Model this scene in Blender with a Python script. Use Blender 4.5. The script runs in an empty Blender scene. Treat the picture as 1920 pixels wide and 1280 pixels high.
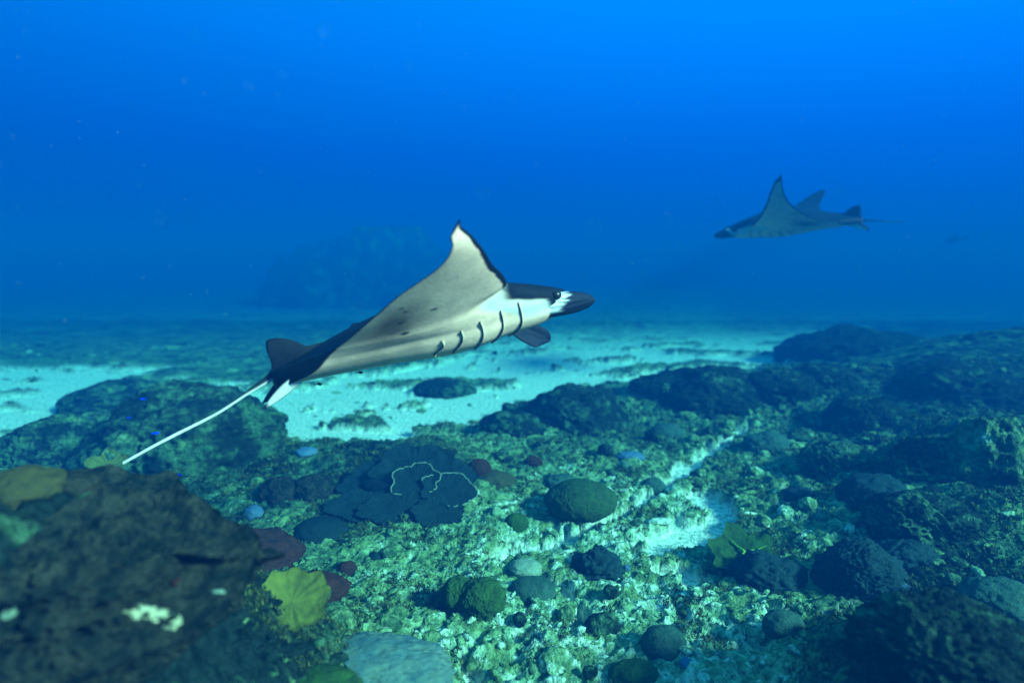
import bpy, math, random
import numpy as np
from mathutils import Vector, Matrix

# ------------------------------------------------------------------ camera, water light, sun, exposure
S = bpy.context.scene
C = S.collection
F = 1144.0                     # focal length in pixels of the 1920 px wide photograph
PITCH = math.radians(7.5)
CAM_H = 2.2
cam_data = bpy.data.cameras.new('camera')
cam = bpy.data.objects.new('camera', cam_data)
C.objects.link(cam)
cam.location = (0, 0, CAM_H)
cam.rotation_euler = (math.radians(90) - PITCH, 0, 0)
cam_data.sensor_width = 36
cam_data.lens = F / 1920 * 36
cam_data.clip_start = 0.02
cam_data.clip_end = 500
cam_data.dof.use_dof = True
cam_data.dof.focus_distance = 3.8
cam_data.dof.aperture_fstop = 0.72
S.camera = cam

SUN_EL, SUN_AZ = math.radians(30), math.radians(122)    # azimuth clockwise from +y (camera looks along +y)
w = bpy.data.worlds.new('World')
S.world = w
w.use_nodes = True
nt = w.node_tree
nt.nodes.clear()
N = nt.nodes.new
out = N('ShaderNodeOutputWorld')
bg = N('ShaderNodeBackground')
sky = N('ShaderNodeTexSky')
sky.sky_type = 'NISHITA'
sky.sun_disc = False
sky.sun_elevation = SUN_EL
sky.sun_rotation = SUN_AZ
sky.altitude = 0
bw = N('ShaderNodeRGBToBW')
tc = N('ShaderNodeTexCoord')
sep = N('ShaderNodeSeparateXYZ')
ramp = N('ShaderNodeValToRGB')
cr = ramp.color_ramp
# daylight as the water column filters it: deep blue on the level, brighter and greener towards the surface
stops = [(0.0, (0.0, 0.035, 0.20)), (0.50, (0.0, 0.070, 0.42)), (0.58, (0.0, 0.115, 0.70)), (0.66, (0.0, 0.225, 1.0)), (0.75, (0.0, 0.32, 1.0)), (0.85, (0.03, 0.56, 1.0)), (1.0, (0.12, 0.80, 1.0))]
while len(cr.elements) < len(stops):
    cr.elements.new(0.5)
for e, (p, c) in zip(cr.elements, stops):
    e.position = p
    e.color = (*c, 1)
mr = N('ShaderNodeMapRange')
mr.inputs['From Min'].default_value = -1
mul = N('ShaderNodeMixRGB')
mul.blend_type = 'MULTIPLY'
mul.inputs[0].default_value = 1
flat = N('ShaderNodeMapRange')      # the water evens the sky out: only a little of its unevenness is left
flat.inputs['From Min'].default_value = 0
flat.inputs['From Max'].default_value = 20
flat.inputs['To Min'].default_value = 4.6
flat.inputs['To Max'].default_value = 6.0
L = nt.links.new
L(tc.outputs['Generated'], sep.inputs[0])
L(sep.outputs['Z'], mr.inputs['Value'])
L(mr.outputs[0], ramp.inputs[0])
L(sky.outputs[0], bw.inputs[0])
L(bw.outputs[0], flat.inputs['Value'])
L(ramp.outputs[0], mul.inputs[1])
L(flat.outputs[0], mul.inputs[2])
az = N('ShaderNodeMapRange')        # the water brightens smoothly to the right, the sun's side
az.inputs['From Min'].default_value = -1
az.inputs['To Min'].default_value = 0.72
az.inputs['To Max'].default_value = 1.42
mul2 = N('ShaderNodeMixRGB')
mul2.blend_type = 'MULTIPLY'
mul2.inputs[0].default_value = 1
L(sep.outputs['X'], az.inputs['Value'])
L(mul.outputs[0], mul2.inputs[1])
L(az.outputs[0], mul2.inputs[2])
L(mul2.outputs[0], bg.inputs['Color'])
bg.inputs['Strength'].default_value = 0.08
L(bg.outputs[0], out.inputs['Surface'])

sd = bpy.data.lights.new('sun', 'SUN')
sd.energy = 5.0
sd.angle = math.radians(10)      # scattered on its way down
sd.color = (0.72, 1.0, 0.82)      # the water above has taken part of the red
sun = bpy.data.objects.new('sun', sd)
C.objects.link(sun)
to_sun = Vector((math.sin(SUN_AZ) * math.cos(SUN_EL), math.cos(SUN_AZ) * math.cos(SUN_EL), math.sin(SUN_EL)))
sun.rotation_euler = (-to_sun).to_track_quat('-Z', 'Y').to_euler()
sun.location = (0, 0, 20)

S.view_settings.view_transform = 'Standard'
S.view_settings.look = 'None'
S.view_settings.gamma = 1
S.view_settings.use_curve_mapping = False
S.view_settings.exposure = 1.5
S.render.engine = 'CYCLES'
S.cycles.use_denoising = True
S.cycles.volume_bounces = 0
S.cycles.max_bounces = 5
S.cycles.diffuse_bounces = 3
HAZE_DENSITY = 0.12
HAZE_COLOR = (0.0, 0.050, 0.200)
HAZE_ABSORB = (0.0, 0.377, 0.459)

# ------------------------------------------------------------------ helpers
rng = np.random.default_rng(7)
_perm = np.random.default_rng(3).permutation(256)
_perm = np.concatenate([_perm, _perm, _perm])
_g = np.random.default_rng(4).normal(size=(256, 3))
_g /= np.linalg.norm(_g, axis=1)[:, None]


def pn(P):
    """gradient noise at points P (n,3), about -1..1"""
    P = np.asarray(P, float)
    i = np.floor(P).astype(int)
    f = P - i
    i &= 255
    u = f * f * f * (f * (f * 6 - 15) + 10)
    r = 0
    for dx in (0, 1):
        for dy in (0, 1):
            for dz in (0, 1):
                h = _perm[_perm[_perm[i[:, 0] + dx] + i[:, 1] + dy] + i[:, 2] + dz]
                g = _g[h]
                d = g[:, 0] * (f[:, 0] - dx) + g[:, 1] * (f[:, 1] - dy) + g[:, 2] * (f[:, 2] - dz)
                wx = u[:, 0] if dx else 1 - u[:, 0]
                wy = u[:, 1] if dy else 1 - u[:, 1]
                wz = u[:, 2] if dz else 1 - u[:, 2]
                r = r + d * wx * wy * wz
    return r * 1.6


def fbm(P, octaves=4, gain=0.5):
    P = np.asarray(P, float)
    a, s, t = 1.0, 0, 0
    for k in range(octaves):
        s = s + a * pn(P * 2.03 ** k + 17.3 * k)
        t += a
        a *= gain
    return s / t


def sstep(x, a, b):
    t = np.clip((x - a) / (b - a), 0, 1)
    return t * t * (3 - 2 * t)


def interp(x, xp, fp):
    """smooth monotone interpolation"""
    xp = np.asarray(xp, float)
    fp = np.asarray(fp, float)
    x = np.asarray(x, float)
    h = np.diff(xp)
    d = np.diff(fp) / h
    m = np.zeros_like(fp)
    den = np.where(d[:-1] + d[1:] == 0, 1, d[:-1] + d[1:])
    m[1:-1] = np.where(d[:-1] * d[1:] > 0, 2 * d[:-1] * d[1:] / den, 0)
    m[0] = d[0]
    m[-1] = d[-1]
    i = np.clip(np.searchsorted(xp, x) - 1, 0, len(h) - 1)
    t = np.clip((x - xp[i]) / h[i], 0, 1)
    return ((1 + 2 * t) * (1 - t) ** 2 * fp[i] + t * (1 - t) ** 2 * h[i] * m[i] + t * t * (3 - 2 * t) * fp[i + 1] + t * t * (t - 1) * h[i] * m[i + 1])


def mesh_obj(name, V, Fc, mat, parent=None, col=None, smooth=True, attrs=None, weld=0):
    me = bpy.data.meshes.new(name)
    V = np.asarray(V, float)
    if isinstance(Fc, np.ndarray):
        n, k = Fc.shape
        me.vertices.add(len(V))
        me.vertices.foreach_set('co', V.ravel())
        me.loops.add(n * k)
        me.loops.foreach_set('vertex_index', Fc.ravel().astype(np.int32))
        me.polygons.add(n)
        me.polygons.foreach_set('loop_start', np.arange(0, n * k, k, dtype=np.int32))
        me.update(calc_edges=True)
    else:
        me.from_pydata(V.tolist(), [], Fc)
        me.update()
    if smooth:
        me.polygons.foreach_set('use_smooth', np.ones(len(me.polygons), bool))
    if col is not None:
        a = me.color_attributes.new('Col', 'FLOAT_COLOR', 'POINT')
        c4 = np.ones((len(V), 4))
        c4[:, :3] = col
        a.data.foreach_set('color', c4.ravel())
    for k, v in (attrs or {}).items():
        a = me.attributes.new(k, 'FLOAT', 'POINT')
        a.data.foreach_set('value', np.asarray(v, float))
    if weld:
        import bmesh
        bm = bmesh.new()
        bm.from_mesh(me)
        bmesh.ops.remove_doubles(bm, verts=bm.verts, dist=weld)
        bm.to_mesh(me)
        bm.free()
    me.validate()
    if mat:
        me.materials.append(mat)
    o = bpy.data.objects.new(name, me)
    C.objects.link(o)
    if parent:
        o.parent = parent
    return o


def tag(o, label, cat, group=None, kind=None):
    if label:
        o['label'] = label
    if cat:
        o['category'] = cat
    if group:
        o['group'] = group
    if kind:
        o['kind'] = kind
    return o


def empty(name, loc, label, cat, group=None, rot=None):
    o = bpy.data.objects.new(name, None)
    o.empty_display_size = 0.1
    C.objects.link(o)
    o.location = loc
    if rot is not None:
        o.rotation_euler = rot
    return tag(o, label, cat, group)


def grid_faces(n, m, wrap=False):
    """quads of an n x m vertex grid (row major); wrap closes the second axis"""
    i = np.arange(n - 1)[:, None]
    j = np.arange(m if wrap else m - 1)[None, :]
    a = i * m + j
    b = i * m + (j + 1) % m
    return np.stack([a, b, b + m, a + m], -1).reshape(-1, 4)


_ico = {}


def ico(sub):
    if sub not in _ico:
        import bmesh
        bm = bmesh.new()
        bmesh.ops.create_icosphere(bm, subdivisions=sub, radius=1)
        bm.verts.ensure_lookup_table()
        _ico[sub] = (np.array([v.co[:] for v in bm.verts]), np.array([[v.index for v in f.verts] for f in bm.faces]))
        bm.free()
    return _ico[sub]


# world <-> view of the photograph
cp, sp_ = math.cos(PITCH), math.sin(PITCH)


def view_ray(u, v):
    x, z = (u - 960) / F, (640 - v) / F
    return np.array([x, cp + z * sp_, z * cp - sp_])


def cam_point(P):
    """camera-aligned (right, forward, up) -> world"""
    P = np.asarray(P, float)
    return np.stack([P[..., 0], P[..., 1] * cp + P[..., 2] * sp_, P[..., 2] * cp - P[..., 1] * sp_ + CAM_H], -1)


# ------------------------------------------------------------------ materials
def material(name, color=(0.2, 0.2, 0.2), color2=None, scale=8.0, rough=0.9, bump=0.3, bump_scale=40.0, use_col=False, bump_dist=0.01, fine=None, spec=0.03, detail=6.0, sharp=False):
    m = bpy.data.materials.new(name)
    m.use_nodes = True
    t = m.node_tree
    b = t.nodes['Principled BSDF']
    b.inputs['Roughness'].default_value = rough
    b.inputs['Specular IOR Level'].default_value = spec
    tc = t.nodes.new('ShaderNodeTexCoord')
    no = t.nodes.new('ShaderNodeTexNoise')
    no.inputs['Scale'].default_value = scale
    no.inputs['Detail'].default_value = detail
    no.inputs['Roughness'].default_value = 0.65
    t.links.new(tc.outputs['Object'], no.inputs['Vector'])
    mix = t.nodes.new('ShaderNodeMixRGB')
    rp = t.nodes.new('ShaderNodeMapRange')
    rp.inputs['From Min'].default_value = 0.36 if not sharp else 0.42
    rp.inputs['From Max'].default_value = 0.64 if not sharp else 0.60
    t.links.new(no.outputs['Fac'], rp.inputs['Value'])
    t.links.new(rp.outputs[0], mix.inputs[0])
    if use_col:
        at = t.nodes.new('ShaderNodeAttribute')
        at.attribute_name = 'Col'
        k = color2 or (0.75, 0.75, 0.75)
        mix.blend_type = 'MIX'
        mu = t.nodes.new('ShaderNodeMixRGB')
        mu.blend_type = 'MULTIPLY'
        mu.inputs[0].default_value = 1
        mix.inputs[1].default_value = (1.15, 1.15, 1.15, 1)
        mix.inputs[2].default_value = (*k, 1)
        t.links.new(at.outputs['Color'], mu.inputs[1])
        t.links.new(mix.outputs[0], mu.inputs[2])
        t.links.new(mu.outputs[0], b.inputs['Base Color'])
    else:
        mix.inputs[1].default_value = (*color, 1)
        mix.inputs[2].default_value = (*(color2 or tuple(c * 0.5 for c in color)), 1)
        t.links.new(mix.outputs[0], b.inputs['Base Color'])
    if bump:
        n2 = t.nodes.new('ShaderNodeTexNoise')
        n2.inputs['Scale'].default_value = bump_scale
        n2.inputs['Detail'].default_value = 5
        t.links.new(tc.outputs['Object'], n2.inputs['Vector'])
        bp = t.nodes.new('ShaderNodeBump')
        bp.inputs['Strength'].default_value = bump
        bp.inputs['Distance'].default_value = bump_dist
        t.links.new(n2.outputs['Fac'], bp.inputs['Height'])
        t.links.new(bp.outputs[0], b.inputs['Normal'])
    return m


M = dict(
    bed=material('seabed_sand_and_turf', use_col=True, color2=(0.38, 0.50, 0.45), scale=24, bump=0.9, bump_scale=60, bump_dist=0.03, sharp=True, detail=9),
    rock=material('turf_covered_rock', use_col=True, color2=(0.38, 0.50, 0.45), scale=24, bump=0.9, bump_scale=60, bump_dist=0.03, sharp=True, detail=9),
    skin=material('ray_skin', use_col=True, color2=(0.86, 0.87, 0.88), scale=9, rough=0.68, bump=0.2, bump_scale=60, bump_dist=0.005, spec=0.10),
    navy=material('dark_plate_coral', (0.006, 0.018, 0.024), (0.010, 0.026, 0.030), 14, 0.9, 0.5, 60),
    rim=material('pale_growing_edge', (0.22, 0.30, 0.22), (0.14, 0.20, 0.15), 40, 0.9, 0.3, 60),
    brown=material('brown_plate_coral', (0.006, 0.013, 0.011), (0.034, 0.036, 0.026), 13, 0.9, 1.0, 45, bump_dist=0.03, sharp=True, detail=9),
    leather=material('yellow_leather_coral', (0.125, 0.145, 0.025), (0.07, 0.085, 0.02), 12, 0.8, 0.4, 60),
    green=material('green_coral_tissue', (0.035, 0.09, 0.018), (0.018, 0.045, 0.016), 14, 0.8, 0.8, 90, bump_dist=0.01),
    brain=material('ridged_brain_coral', (0.035, 0.075, 0.030), (0.018, 0.045, 0.022), 20, 0.9, 0.4, 80),
    dome=material('smooth_teal_coral', (0.020, 0.060, 0.050), (0.050, 0.105, 0.080), 22, 0.9, 0.9, 110, bump_dist=0.012),
    soft=material('dark_soft_coral', (0.008, 0.024, 0.030), (0.018, 0.046, 0.052), 26, 0.9, 0.8, 90),
    rust=material('rusty_brown_sponge', (0.055, 0.018, 0.010), (0.025, 0.014, 0.010), 20, 0.9, 0.5, 60),
    ochre=material('ochre_sponge', (0.060, 0.055, 0.020), (0.035, 0.040, 0.020), 20, 0.9, 0.5, 60),
    blue=material('pale_blue_sponge', (0.045, 0.11, 0.21), (0.08, 0.15, 0.24), 20, 0.8, 0.4, 60),
    teal=material('blue_grey_crust', (0.05, 0.11, 0.13), (0.11, 0.17, 0.14), 10, 0.9, 0.5, 60),
    white=material('bleached_coral', (0.50, 0.50, 0.32), (0.30, 0.32, 0.2), 20, 0.9, 0.4, 60),
    dark=material('near_black_skin', (0.005, 0.008, 0.014), (0.009, 0.012, 0.020), 10, 0.75, 0.0, spec=0.1),
    lip=material('pale_gill_flap', (0.66, 0.52, 0.40), (0.55, 0.45, 0.36), 20, 0.5, 0.0),
    eye=material('glossy_eye', (0.006, 0.007, 0.010), (0.012, 0.012, 0.016), 10, 0.35, 0.0, spec=0.3),
    fish=material('vivid_blue_fish', (0.0, 0.03, 0.95), (0.0, 0.05, 0.8), 10, 0.4, 0.0),
    plankton=material('pale_plankton', (0.25, 0.36, 0.36), (0.15, 0.24, 0.25), 10, 0.9, 0.0),
)

# ------------------------------------------------------------------ seabed: height and sand
MAIN_SAND = [(325, 745), (345, 725), (450, 712), (640, 700), (780, 690), (900, 650), (980, 600), (1300, 590), (1620, 595), (1660, 640), (1600, 672), (1480, 686), (1300, 704), (1180, 715), (1010, 740), (940, 770), (900, 800), (820, 835), (700, 838), (600, 828), (460, 788), (400, 762)]
LEFT_SAND = [(-90, 700), (-60, 686), (320, 686), (340, 715), (200, 735), (140, 805), (60, 815), (-90, 830)]
SEAMS = [([(930, 1040), (1010, 1026), (1080, 1000), (1140, 975), (1200, 935), (1250, 905), (1300, 862), (1400, 805)], 0.055),
         ([(1235, 1015), (1290, 995), (1340, 985), (1330, 945), (1305, 925)], 0.10),
         ([(1240, 965), (1290, 990)], 0.06),
         ([(1035, 1090), (1060, 1150), (1078, 1200)], 0.045),
         ([(1255, 1060), (1300, 1085), (1335, 1095)], 0.05),
         ([(1490, 1180), (1535, 1200), (1620, 1183)], 0.035),
         ([(850, 1235), (885, 1280)], 0.03),
         ([(1370, 1225), (1400, 1235)], 0.04),
         ([(1440, 890), (1470, 925), (1530, 990)], 0.04)]


def plane_pt(u, v, z=0.08):
    d = view_ray(u, v)
    k = (z - CAM_H) / d[2]
    return d[:2] * k


def poly_sd(x, y, poly):
    """signed distance, negative inside"""
    P = np.array([plane_pt(*q) for q in poly])
    d = np.full(x.shape, 1e9)
    ins = np.zeros(x.shape, bool)
    for a, b in zip(P, np.roll(P, -1, 0)):
        e = b - a
        t = np.clip(((x - a[0]) * e[0] + (y - a[1]) * e[1]) / (e @ e), 0, 1)
        d = np.minimum(d, np.hypot(x - a[0] - t * e[0], y - a[1] - t * e[1]))
        c = ((a[1] > y) != (b[1] > y)) & (x < (b[0] - a[0]) * (y - a[1]) / (b[1] - a[1] + 1e-12) + a[0])
        ins ^= c
    return np.where(ins, -d, d)


def line_d(x, y, line):
    P = np.array([plane_pt(*q) for q in line])
    d = np.full(x.shape, 1e9)
    for a, b in zip(P[:-1], P[1:]):
        e = b - a
        t = np.clip(((x - a[0]) * e[0] + (y - a[1]) * e[1]) / (e @ e), 0, 1)
        d = np.minimum(d, np.hypot(x - a[0] - t * e[0], y - a[1] - t * e[1]))
    return d


def sand_field(x, y):
    """0 reef .. 1 open sand"""
    P = np.stack([x, y, np.zeros_like(x)], -1)
    n1 = fbm(P * 1.3, 4)
    n2 = fbm(P * 5.5 + 40, 4)
    r = np.hypot(x, y)
    sd1 = np.minimum(poly_sd(x, y, MAIN_SAND), poly_sd(x, y, LEFT_SAND))
    sd1 = np.where(y > 26, np.minimum(sd1, 26 - y), sd1)
    s = sstep(-(sd1 + (n1 * 0.55 + n2 * 0.3) * np.clip(r * 0.09, 0.3, 2)), -0.12, 0.12)
    patch = fbm(P * np.array([0.55, 1.1, 1]) + 9, 5, 0.6)
    s *= 1 - 0.95 * sstep(patch, 0.13, 0.22)
    s = np.maximum(s * (1 - 0.85 * sstep(y, 12.5, 23)), (0.50 - 0.42 * sstep(y, 13, 23)) * (0.14 + 0.86 * sstep(x, -5, -0.5)) * sstep(y - 0.8 * np.maximum(x, 0), 11.5, 15) * (0.6 + 0.8 * n1))  # less far sand, so the floor's colour imitates the fade into blue water
    for line, wd in SEAMS:
        dl = line_d(x + 0.28 * n1 + 0.10 * n2, y + 0.22 * np.roll(n1, 0) - 0.12 * n2, line)
        s = np.maximum(s, sstep(wd * (1.75 + 1.3 * n1) + 0.17 * n2 - dl, -0.01, 0.02))
    return s


BUMPS = [  # x, y, height, sigma x, sigma y
    (-1.55, 1.75, 1.12, 0.62, 0.75), (-2.7, 2.4, 0.6, 0.9, 0.8), (1.75, 2.15, 0.60, 0.50, 0.50), (3.9, 4.4, 0.40, 0.8, 0.9), (2.6, 3.1, 0.12, 0.5, 0.6),
    (6.6, 9.0, 0.50, 1.8, 1.0), (9.8, 11.0, 0.85, 2.2, 1.5), (5.4, 6.2, 0.42, 1.0, 0.8), (-1.05, 6.0, 0.18, 0.7, 0.5), (3.0, 8.6, 0.25, 1.2, 0.5)]


def height(x, y, s=None):
    if s is None:
        s = sand_field(x, y)
    P = np.stack([x, y, np.zeros_like(x)], -1)
    r = np.hypot(x, y)
    reef = 0.10 + 0.10 * fbm(P * 0.9 + 5, 3) + 0.09 * fbm(P * 2.7 + 31, 4)
    reef += 0.055 * (0.5 - np.abs(fbm(P * 6.5 + 60, 4)) * 2)
    reef += np.where(r < 14, 0.034 * fbm(P * 19 + 80, 3), 0) + np.where(r < 6, 0.010 * pn(P * 55 + 20), 0)
    h = (1 - s) * reef + 0.018 * fbm(P * np.array([1.2, 2.6, 1]) + 3, 3)
    h = h - 0.035 * (np.clip(y - 12.5, 0, 28) - 1.2 * (1 - np.exp(-np.clip(y - 12.5, 0, 28) / 1.2)))     # the floor falls away into the blue
    for bx, by, bh, sx, sy in BUMPS:
        g = np.exp(-((x - bx) / sx) ** 2 / 2 - ((y - by) / sy) ** 2 / 2)
        h = h + bh * g * (1 + 0.0)
    return h


def height1(x, y):
    return float(height(np.array([float(x)]), np.array([float(y)]))[0])


def ground_at(u, v):
    """where the photograph's line of sight through (u, v) meets the seabed"""
    d = view_ray(u, v)
    t = np.arange(0.8, 40, 0.02)
    P = np.array([0, 0, CAM_H]) + t[:, None] * d
    hh = height(P[:, 0], P[:, 1])
    i = np.argmax(P[:, 2] < hh)
    return P[i] if P[i, 2] < hh[i] else P[-1]


def grow(a, b, step, k):
    v = [a]
    while v[-1] < b:
        v.append(v[-1] + step + k * max(0, v[-1] - a))
    return v


xs_r = grow(4.0, 75, 0.024, 0.045)
xs_l = [-q for q in grow(3.6, 75, 0.024, 0.045)][::-1]
xs = np.array(xs_l[:-1] + list(np.arange(-3.6, 4.0, 0.0175)) + xs_r)
ys = [1.0]
while ys[-1] < 75:
    ys.append(ys[-1] + max(0.012, 0.0042 * ys[-1]) + 0.012 * max(0, ys[-1] - 22))
ys = np.array(list(np.linspace(-8, 0.9, 40)) + ys)
X, Y = np.meshgrid(xs, ys)
x, y = X.ravel(), Y.ravel()
s = sand_field(x, y)
z = height(x, y, s)
P3 = np.stack([x, y, z], -1)


def reef_color(P, s, dark):
    """sand, dusty rubble, olive turf and dark crust, by position"""
    a = fbm(P * 3.1 + 11, 4, 0.6)
    b = fbm(P * 11 + 23, 4, 0.6)
    c = fbm(P * 1.1 + 77, 3)
    light = np.array([0.25, 0.40, 0.235])
    olive = np.array([0.15, 0.24, 0.10])
    turf = np.array([0.060, 0.125, 0.068])
    crust = np.array([0.010, 0.022, 0.020])
    sandc = np.array([0.74, 0.80, 0.72])
    t = a * 0.7 + b * 0.6 + c * 0.25 - dark
    col = crust + (turf - crust) * sstep(t, -0.55, -0.22)[:, None]
    col = col + (olive - col) * sstep(t, -0.20, 0.06)[:, None]
    col = col + (light - col) * sstep(t, 0.05, 0.42)[:, None]
    col = col + (sandc - col) * sstep(b + 0.6 * a - dark, 0.43, 0.53)[:, None] * 0.6
    return col + (sandc - col) * s[:, None]


def darkness(x, y):
    """darker turf tones: the far reef edge, the right slope, the left corner, and a painted fade of the far floor; the middle is dusted with sand"""
    d = 0.30 * sstep(x - 0.30 * y, 0.6, 2.2) + 0.25 * sstep(-x, 0.5, 1.6) * sstep(8 - y, 0, 2) + 0.22 * sstep(y, 4.5, 7.5)
    d += 0.16 * sstep(y, 10.5, 18) * sstep(-x, -2.5, 1.0) + 0.10 * sstep(y, 17, 26)  # far floor darkened to paint in its fade towards the water colour
    d += 0.35 * np.exp(-((x + 1.0) / 1.0) ** 2 - ((y - 5.6) / 0.7) ** 2)
    d += 0.6 * sstep(-x, 0.5, 0.9) * sstep(3.3 - y, 0, 0.6) + 0.55 * sstep(x - 0.42 * y, 0.0, 0.6) * sstep(4.2 - y, 0, 1.2)
    return d - 0.24 * np.exp(-((x - 0.5) / 1.3) ** 2) * sstep(7 - y, 0, 2) - 0.10


col = reef_color(P3, s, darkness(x, y))
seabed = mesh_obj('seabed', P3, grid_faces(len(ys), len(xs)), M['bed'], col=col)
tag(seabed, 'pale sand and turf covered reef floor running out into blue water', None, kind='structure')

# ------------------------------------------------------------------ rubble (nobody could count it)
def rubble(n, seed):
    r = np.random.default_rng(seed)
    V0, F0 = ico(2)
    protos = []
    for k in range(24):
        v = V0 * (1 + 0.75 * fbm(V0 * 1.8 + 13 * k, 3)[:, None]) * np.array([r.uniform(0.5, 2.2), r.uniform(0.5, 1.0), r.uniform(0.4, 0.9)])
        protos.append(v)
    d = np.exp(r.uniform(np.log(2.0), np.log(16), n * 3))
    u = r.uniform(-0.95, 0.95, n * 3)
    px, py = u * d, d
    ss = sand_field(px, py)
    keep = r.random(n * 3) > ss * 0.93
    px, py, ss = px[keep][:n], py[keep][:n], ss[keep][:n]
    hz = height(px, py, ss)
    size = np.exp(r.normal(np.log(0.0115), 0.55, len(px))) * (0.7 + 0.16 * py)
    size = np.clip(size, 0.006, 0.09) * (1 - 0.35 * ss)
    cb = reef_color(np.stack([px, py, hz], -1) + r.normal(0, 0.1, (len(px), 3)), np.zeros(len(px)), darkness(px, py) + r.normal(0.03, 0.16, len(px)))
    Vs, Fs, Cs = [], [], []
    for i in range(len(px)):
        a = r.uniform(0, 6.28)
        ca, sa = math.cos(a), math.sin(a)
        v = protos[i % 24] * size[i]
        v = np.stack([v[:, 0] * ca - v[:, 1] * sa, v[:, 0] * sa + v[:, 1] * ca, v[:, 2] * 0.8], -1)
        Vs.append(v + [px[i], py[i], hz[i] - size[i] * 0.12])
        Fs.append(F0 + i * len(V0))
        Cs.append(np.repeat(cb[i][None], len(V0), 0))
    return np.concatenate(Vs), np.concatenate(Fs), np.concatenate(Cs)


V, Fc, Cc = rubble(11000, 5)
ob = mesh_obj('coral_rubble', V, Fc, M['rock'], col=Cc)
tag(ob, 'small broken coral rubble strewn over the reef floor', None, kind='stuff')

# low algae turf: short leaning blades in tufts
def turf(n, seed):
    r = np.random.default_rng(seed)
    d = np.exp(r.uniform(np.log(2.2), np.log(9), n * 4))
    px, py = r.uniform(-0.92, 0.92, n * 4) * d, d
    ss = sand_field(px, py)
    cl = fbm(np.stack([px, py, np.zeros_like(px)], -1) * 2.3 + 91, 3) + 0.5 * darkness(px, py)
    keep = (r.random(n * 4) > ss * 1.2) & (cl + r.normal(0, .12, n * 4) > 0.05)
    px, py, ss = px[keep][:n], py[keep][:n], ss[keep][:n]
    hz = height(px, py, ss)
    k = 7
    m = len(px)
    h = r.uniform(.010, .026, (m, k)) * (.6 + .12 * py)[:, None]
    a = r.uniform(0, 6.283, (m, k))
    ln = r.uniform(.2, 1.1, (m, k)) * h
    ox, oy = r.normal(0, 1, (m, k)) * h * .7, r.normal(0, 1, (m, k)) * h * .7
    wd = h * r.uniform(.16, .34, (m, k))
    bx, by, bz = px[:, None] + ox, py[:, None] + oy, (hz - .006)[:, None] + 0 * h
    A = np.stack([bx - wd * np.sin(a), by + wd * np.cos(a), bz], -1)
    B = np.stack([bx + wd * np.sin(a), by - wd * np.cos(a), bz], -1)
    T = np.stack([bx + ln * np.cos(a), by + ln * np.sin(a), bz + h], -1)
    V = np.stack([A, B, T], 2).reshape(-1, 3)
    t = r.random(m)
    c0, c1 = np.array([.030, .050, .022]), np.array([.16, .18, .06])
    c = c0 + (c1 - c0) * (t ** 2)[:, None]
    return V, np.arange(m * k * 3).reshape(-1, 3), np.repeat(c, k * 3, 0)


V, Fc, Cc = turf(26000, 8)
ob = mesh_obj('algae_turf', V, Fc, M['rock'], col=Cc)
tag(ob, 'short olive algae turf tufted over the rubble', None, kind='stuff')

# ------------------------------------------------------------------ reef builders
def lump(rx, ry, rz, seed, amp=0.25, freq=1.6, fine=0.08, ffreq=6, sub=5, sink=0.35, ridge=0):
    """irregular rock or massive coral: base at z = 0, sunk a little"""
    V, Fc = ico(sub)
    d = amp * fbm(V * freq + seed * 7.7, 4) + fine * (0.5 - 2 * np.abs(fbm(V * ffreq + seed * 3.1, 3)))
    if ridge:
        q = V + 0.25 * np.stack([fbm(V * 2 + 5, 2), fbm(V * 2 + 9, 2), fbm(V * 2 + 15, 2)], -1)
        d = d + 0.016 * np.sin(q[:, 0] * ridge + 3 * fbm(V * 2.4 + seed, 2)) * np.clip(V[:, 2] + 0.6, 0, 1)
    v = V * (1 + d)[:, None] * np.array([rx, ry, rz])
    v[:, 2] += rz * (1 - sink) * 0.35
    return v, Fc


def plate(rx, ry, seed, lobes=7, lobe_amp=0.12, cup=0.25, ridges=40, ridge_amp=0.012, thick=0.014, n=26, m=160, fold=0.6):
    """thin lobed plate coral (r, angle grid), with real thickness; returns vertices, faces and the rim line"""
    th = np.linspace(0, 2 * math.pi, m, endpoint=False)
    rr = np.linspace(0.02, 1, n)
    R_, T_ = np.meshgrid(rr, th, indexing='ij')
    cs = np.stack([np.cos(th), np.sin(th), np.full(m, seed * 1.7)], -1)
    rim = 1 + lobe_amp * np.cos(lobes * th + seed + 2.5 * fbm(cs * 1.2, 2)) + 0.24 * fbm(cs * 1.7, 3) + 0.04 * fbm(cs * 6, 2)
    X_, Y_ = R_ * rim * np.cos(T_) * rx, R_ * rim * np.sin(T_) * ry
    Pn = np.stack([X_.ravel() / rx * 2.2, Y_.ravel() / ry * 2.2, np.full(X_.size, seed * 3.3)], -1)
    z = cup * min(rx, ry) * (R_ ** 2) + 0.10 * min(rx, ry) * fbm(Pn, 4).reshape(X_.shape) * (0.3 + R_)
    z = z + ridge_amp * np.cos(ridges * T_ + 2.5 * fbm(Pn * 0.8, 2).reshape(X_.shape)) * R_ ** 0.7
    z = z + 0.5 * lobe_amp * min(rx, ry) * np.sin(lobes * T_ + 1.0 + seed) * R_ ** 3 * fold
    top = np.stack([X_, Y_, z], -1).reshape(-1, 3)
    edge = np.clip(1 - R_ ** 6, 0.25, 1).ravel()
    bot = top.copy()
    bot[:, 2] -= thick * edge
    f = grid_faces(n, m, True)
    V = np.concatenate([top, bot])
    Fs = [f, f[:, ::-1] + n * m]
    j = np.arange(m)
    k = (j + 1) % m
    o = (n - 1) * m
    Fs.append(np.stack([o + j, o + j + n * m, o + k + n * m, o + k], -1))
    return V, np.concatenate(Fs), top[o:o + m]


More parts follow.
